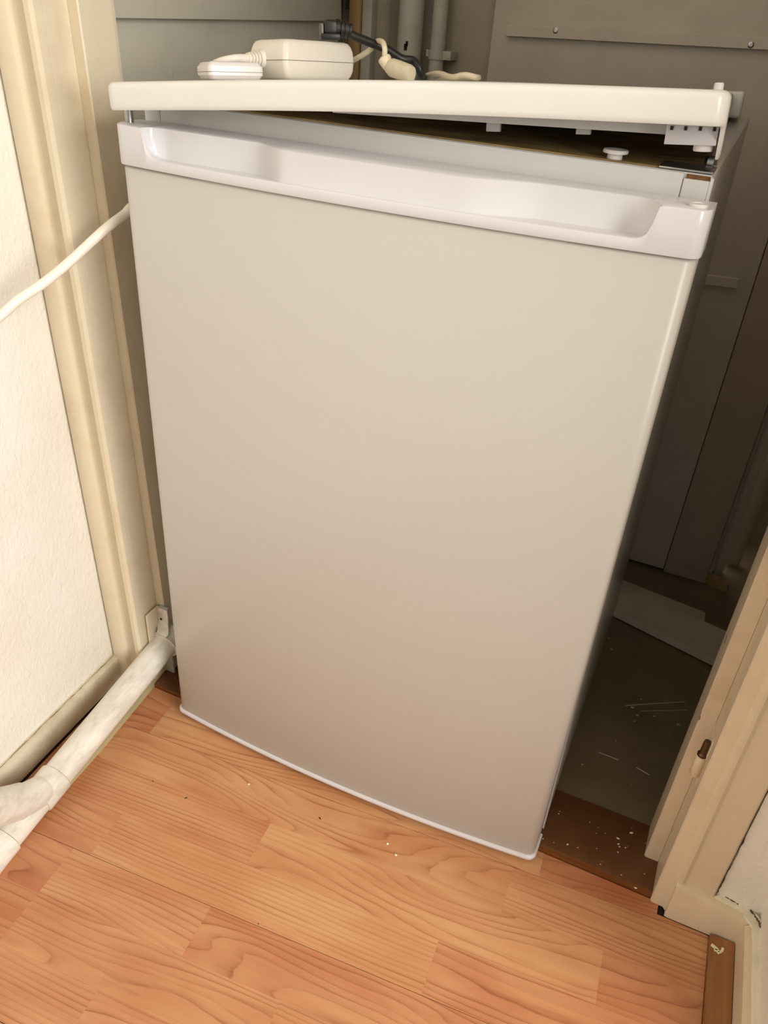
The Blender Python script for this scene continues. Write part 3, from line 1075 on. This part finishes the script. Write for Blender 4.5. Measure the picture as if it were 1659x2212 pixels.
# support rail, slotted bracket and peg under the lifted right-hand end
bm = nb()
loft(bm, [[Vector((u, v, w)) for v, w in ((.034, -.0068), (.034, b), (.040, b), (.040, -.0068))] for u, b in ((WT * .40, -.0215), (WT - .006, -.0320))])
obj('inner_rail', bm, M_WUNDER, wt)
wbox('inner_rail', WT * .60, WT - .010, .075, .081, -.0270, -.0065, M_WUNDER)
for uu in (.66, .80):
    wbox('rail_tab', WT * uu - .006, WT * uu + .006, .052, .058, -.0335, -.0065, M_WUNDER)
brk = wbox('slotted_bracket', WT - .0420, WT - .0045, .018, .0205, -.0370, -.0065, M_BRACK, label='pale slotted bracket under the right end')
for uu in (WT - .038, WT - .028, WT - .0175, WT - .0075):
    wbox('slot', uu - .0011, uu + .0011, .0172, .0182, -.0270, -.0242, M_DARK, .0, brk)
pg = Matrix.Translation((WT - .0135, .028, -.0415))
obj('peg', lathe([(0, 0), (.0066, .0), (.0072, .001), (.0072, .030)], 20, pg), M_WPLUG, wt, label='round peg below the bracket')
# upright stud and rear corner spacer
obj('upright_stud', lathe([(.0040, -.02), (.0036, .0025), (.0032, .0040), (0, .0043)], 14, Matrix.Translation((WT - .0105, .036, .001))), M_WPLUG, wt, label='short upright stud')
bm = nb()
add_box(bm, WT - .012, WT + .0120, .45, DW - .004, -.0270, .001, .0035, 3)
obj('corner_spacer', bm, M_WTOP, wt, label='rounded spacer at the rear corner')


def wpt(u, v, w=0.0):
    return TM @ Vector((u, v, w + crown(u, v)))


def uv_at(px, v, w=0.0):
    """worktop coordinate u whose point at depth v shows at pixel column px"""
    lo, hi = -.3, 1.2
    for _ in range(50):
        m_ = (lo + hi) / 2
        p = TM @ Vector((m_, v, w))
        d = CROT.transposed() @ (p - CAM)
        if 829.5 + F_PX * d.x / -d.z < px:
            lo = m_
        else:
            hi = m_
    return (lo + hi) / 2


def on_top(u, v, ang):
    """frame standing on the worktop: local x along world-ish heading ang"""
    return Matrix.Translation(wpt(u, v)) @ TM.to_3x3().to_4x4() @ Matrix.Rotation(ang, 4, 'Z')


# ------------------------------------------------------------------ things on the worktop
# power adapter: long axis pointing at the viewer's left
ang = math.atan2(-.932, -.356)
vA = .125
uA = uv_at(655, vA, .02)
AM = on_top(uA, vA, ang)
ad = empty('power_adapter', (0, 0, 0), label='large white power adapter brick on the worktop with a ribbed cable outlet', category='adapter')
ad.matrix_world = AM
AL_, AW_, AH_ = .094, .053, .0335


def brick(l, w, h, dome, bev):
    bm = nb()
    zs = [0, .0012, .004, h * .25, h * .5, h * .75, h - .004, h - .0012, h]
    ins = [.0040, .0016, .0005, 0, 0, 0, .0005, .0016, .0040]
    rings = []
    for z, i_ in zip(zs, ins):
        k_ = 1 - ((z - h / 2) / (h / 2)) ** 2
        a, b = l / 2 - i_ + dome * (k_ - 1), w / 2 - i_ + dome * .35 * (k_ - 1)
        pts = []
        rr = bev
        for cx0, cy0, a0 in ((a - rr, b - rr, 0), (-a + rr, b - rr, 90), (-a + rr, -b + rr, 180), (a - rr, -b + rr, 270)):
            for t in range(6):
                an = math.radians(a0 + 90 * t / 5)
                pts.append(Vector((cx0 + rr * math.cos(an), cy0 + rr * math.sin(an), z + .0004)))
        rings.append(pts)
    loft(bm, rings)
    return bm


def slab(l, w, z, t, rr):
    bm = nb()
    ring = []
    a, b = l / 2, w / 2
    for cx0, cy0, a0 in ((a - rr, b - rr, 0), (-a + rr, b - rr, 90), (-a + rr, -b + rr, 180), (a - rr, -b + rr, 270)):
        for t_ in range(6):
            an = math.radians(a0 + 90 * t_ / 5)
            ring.append((cx0 + rr * math.cos(an), cy0 + rr * math.sin(an)))
    loft(bm, [[Vector((x, y, z - t / 2)) for x, y in ring], [Vector((x, y, z + t / 2)) for x, y in ring]])
    return bm


obj('housing', brick(AL_, AW_, AH_, .004, .0050), M_ADAPT, ad, angle=50)
bm = slab(AL_ + .0004, AW_ + .0004, AH_ * .495, .0005, .0050)
obj('seam', bm, M_SEAMLINE, ad)
so = Matrix.Translation((AL_ / 2 - .002, -.008, AH_ * .52)) @ Matrix.Rotation(PI / 2, 4, 'Y')
prof = [(0, 0), (.0078, 0), (.0078, .003)]
for k_ in range(4):
    h_ = .0042 + k_ * .0032
    r_ = .0074 - .0006 * k_
    prof += [(r_, h_), (r_, h_ + .0018), (r_ - .0016, h_ + .0019), (r_ - .0016, h_ + .0031)]
prof += [(.0050, .0175), (.0046, .019), (.0, .019)]
obj('strain_relief', lathe(prof, 22, so), M_ADAPT, ad, label='ribbed strain relief')
obj('lead', tube(smoothpath([(AL_ / 2 + .015, -.008, AH_ * .52), (AL_ / 2 + .030, -.010, AH_ * .50), (AL_ / 2 + .040, -.022, AH_ * .40), (AL_ / 2 + .036, -.042, AH_ * .25), (AL_ / 2 + .018, -.062, .006), (AL_ / 2 - .02, -.085, .0045)], 6), .0038, 12), M_ADAPT, ad)

# small white box in front of it
angB = math.atan2(-.645, .761) + PI / 2
vB = .052
uB = uv_at(497, vB, .01)
BM = on_top(uB, vB, angB)
sb = empty('power_adapter', (0, 0, 0), label='small flat white plastic box beside the adapter brick at the worktop edge', category='adapter')
sb.matrix_world = BM
obj('housing', brick(.0530, .038, .0150, .0012, .0040), M_ADAPT2, sb, angle=50)
bm = slab(.0532, .0382, .0070, .0004, .0040)
obj('seam', bm, M_SEAMLINE, sb)
obj('label_sticker', box(-.022, .012, -.010, .016, .0152, .0156), M_LABEL, sb, label='purple-grey sticker')

# black plug resting on the adapter
bk = empty('mains_plug', (0, 0, 0), label='black right-angled plug with ribbed cable outlet resting on the white adapter', category='plug')
vK = .140
uK = uv_at(712, vK, .055)
KM = Matrix.Translation(TM @ Vector((uK, vK, AH_ + .0018 + crown(uK, vK)))) @ TM.to_3x3().to_4x4() @ Matrix.Rotation(math.radians(28), 4, 'Z')
bk.matrix_world = KM
bm = nb()
add_box(bm, -.009, .010, -.009, .009, .0002, .005, .0015)
add_box(bm, -.006, .008, -.008, .008, .004, .0165, .0030, 3)
obj('plug_body', bm, M_BLACK, bk)
obj('plug_face', box(-.0105, -.0062, -.0075, .0075, .0002, .0135, .001), plain('smoky_plug_face', (96, 84, 72), .35), bk, label='smoky grey face')
prof = [(0, 0), (.0080, 0), (.0080, .0015)]
for k_ in range(3):
    prof += [(.0080 - .0004 * k_, .002 + k_ * .0040), (.0080 - .0004 * k_, .0045 + k_ * .0040), (.0060, .0047 + k_ * .0040), (.0060, .0058 + k_ * .0040)]
prof += [(.0064, .0142), (.0064, .0165), (.0045, .0172), (0, .0172)]
obj('strain_relief', lathe(prof, 20, Matrix.Translation((.005, 0, .0098)) @ Matrix.Rotation(math.radians(97), 4, 'Y')), M_BLACK, bk)
KI = KM.inverted()


def kp(px, py, y):
    return KI @ P(px, py, 'y', y)


yk = KM.translation.y
pts = [Vector((.018, 0, .0085)), kp(757, 74, yk + .01), kp(795, 90, yk + .025), kp(838, 108, yk + .04), kp(868, 127, yk + .05), kp(892, 131, yk + .055), kp(903, 144, yk + .05), KI @ wpt(uv_at(909, yk + .05), yk + .05, .006), KI @ wpt(uv_at(911, yk + .09), yk + .09, .0044), KI @ wpt(uv_at(908, yk + .20), yk + .20, .0044), KI @ wpt(uv_at(904, .50), .50, .0044)]
obj('cable', tube(smoothpath(pts, 6), .0040, 12), M_BLACK, bk)

# cream in-line connector with its cord
pgc = empty('cord_connector', tuple(wpt(uv_at(850, .16), .16)), label='soiled cream in-line plug hanging by its cord beside the black cable', category='plug')
pgc['_placed'] = 1
bpy.context.view_layer.update()
yc = .15
c_top = P(831, 128, 'y', yc)
c_mid = P(838, 143, 'y', yc)
c_end = wpt(uv_at(868, .135), .135, .0075)
obj('cord_nub', tube([c_top + (c_top - c_mid) * .45, c_top + (c_top - c_mid) * .25, c_top, c_mid, c_mid + (c_end - c_mid) * .05], [.0035, .0060, .0066, .0052, .0050], 18), M_CORD2, pgc)
dd = (c_end - c_mid).normalized()
sd = dd.cross(Vector((0, -1, 0))).normalized()
fw = sd.cross(dd).normalized()
bm = nb()
rings = []
for t, a, b in ((-.001, .003, .003), (.001, .0062, .0052), (.006, .0082, .0062), (.016, .0084, .0064), (.030, .0080, .0062), (.034, .0070, .0055)):
    c = c_mid + dd * t
    rings.append([c + sd * a * math.cos(2 * PI * k_ / 20) + fw * b * math.sin(2 * PI * k_ / 20) for k_ in range(20)])
loft(bm, rings)
obj('plug_body', bm, M_PLUGC, pgc)
cpts = [P(760, 132, 'y', yc + .03), P(778, 122, 'y', yc + .03), P(800, 107, 'y', yc + .035), P(815, 90, 'y', yc + .03), P(826, 91, 'y', yc + .01), P(831, 104, 'y', yc), P(831, 120, 'y', yc)]
obj('cord', tube(smoothpath(cpts, 7), .0026, 12), M_CORD2, pgc)
cpts = [wpt(uv_at(px_, v_), v_, w_) for px_, v_, w_ in ((912, .235, .0033), (935, .215, .0060), (952, .205, .0058), (970, .195, .0033), (982, .190, .0032), (994, .188, .0046), (1008, .186, .0048), (1026, .19, .0032), (1030, .215, .0032), (1000, .26, .0032), (960, .34, .0032), (945, .44, .0032), (942, .51, .0032))]
obj('loose_cord', tube(smoothpath(cpts, 7), .0030, 12), M_CORD2, None, label='cream cord looping up behind the worktop edge', category='cord')

# ------------------------------------------------------------------ power cord from beside the fridge
cp = [(-.030, .42, .40), (-.028, .26, .62), (-.030, .15, .72), P(300, 440, 'x', -.036), P(268, 464, 'x', -.042), P(225, 497, 'x', -.050), P(150, 566, 'x', -.066), P(95, 611, 'x', -.078), P(40, 648, 'x', -.090), P(0, 683, 'x', -.098),
      P(-45, 716, 'x', -.104), P(-95, 758, 'x', -.108), (-.108, -.21, .50), (-.100, -.32, .36), (-.085, -.42, .16), (-.055, -.50, .055), (-.012, -.545, .034), (.030, -.58, .0056), (.12, -.68, .0056)]
obj('power_cord', tube(smoothpath(cp, 8), .0052, 14), M_CORD, None, label='white power cord stretched from behind the fridge across the left door jamb', category='cable')

# ------------------------------------------------------------------ crumbs and grit on the laminate
for (px, py, s, m, lab) in ((538, 1695, .0019, M_FLAKE, 'small round white crumb on the laminate away from the fridge door'),
                            (837, 1824, .0021, M_FLAKE, 'curled white paint crumb on the laminate before the fridge'),
                            (855, 1848, .0022, M_FLAKE, 'angular white paint crumb on the laminate, farther from the fridge than the curled one')):
    p = P(px, py, 'z', 0)
    bm = nb()
    bmesh.ops.create_icosphere(bm, subdivisions=1, radius=s)
    rr = random.Random(px)
    for v in bm.verts:
        v.co = Vector((v.co.x * rr.uniform(.7, 1.2), v.co.y * rr.uniform(.5, 1.0), (v.co.z + s) * .45))
    bmesh.ops.transform(bm, matrix=Matrix.Translation(p), verts=bm.verts)
    obj('paint_crumb', bm, m, None, False, label=lab, category='crumb')
for (px, py, l, w, a, lab) in ((402, 1724, .0045, .0014, .9, 'dark elongated speck of grit between the waste pipe and fridge'),
                               (330, 1688, .0022, .0014, 1.3, 'tiny dark speck of grit close to the waste pipe'),
                               (691, 1768, .0048, .0018, -.6, 'grey-blue seed-like speck on the laminate before the fridge door'),
                               (558, 1996, .0016, .0014, 0, 'pinpoint dark speck beside the long laminate seam')):
    p = P(px, py, 'z', 0)
    bm = nb()
    bmesh.ops.create_icosphere(bm, subdivisions=2, radius=1)
    bmesh.ops.transform(bm, matrix=Matrix.Translation(p + Vector((0, 0, w * .35))) @ Matrix.Rotation(a, 4, 'Z') @ Matrix.Diagonal((l / 2, w / 2, w * .35, 1)), verts=bm.verts)
    obj('grit_speck', bm, M_SPECK, None, label=lab, category='speck')
for o in bpy.data.objects:
    if '_placed' in o:
        del o['_placed']
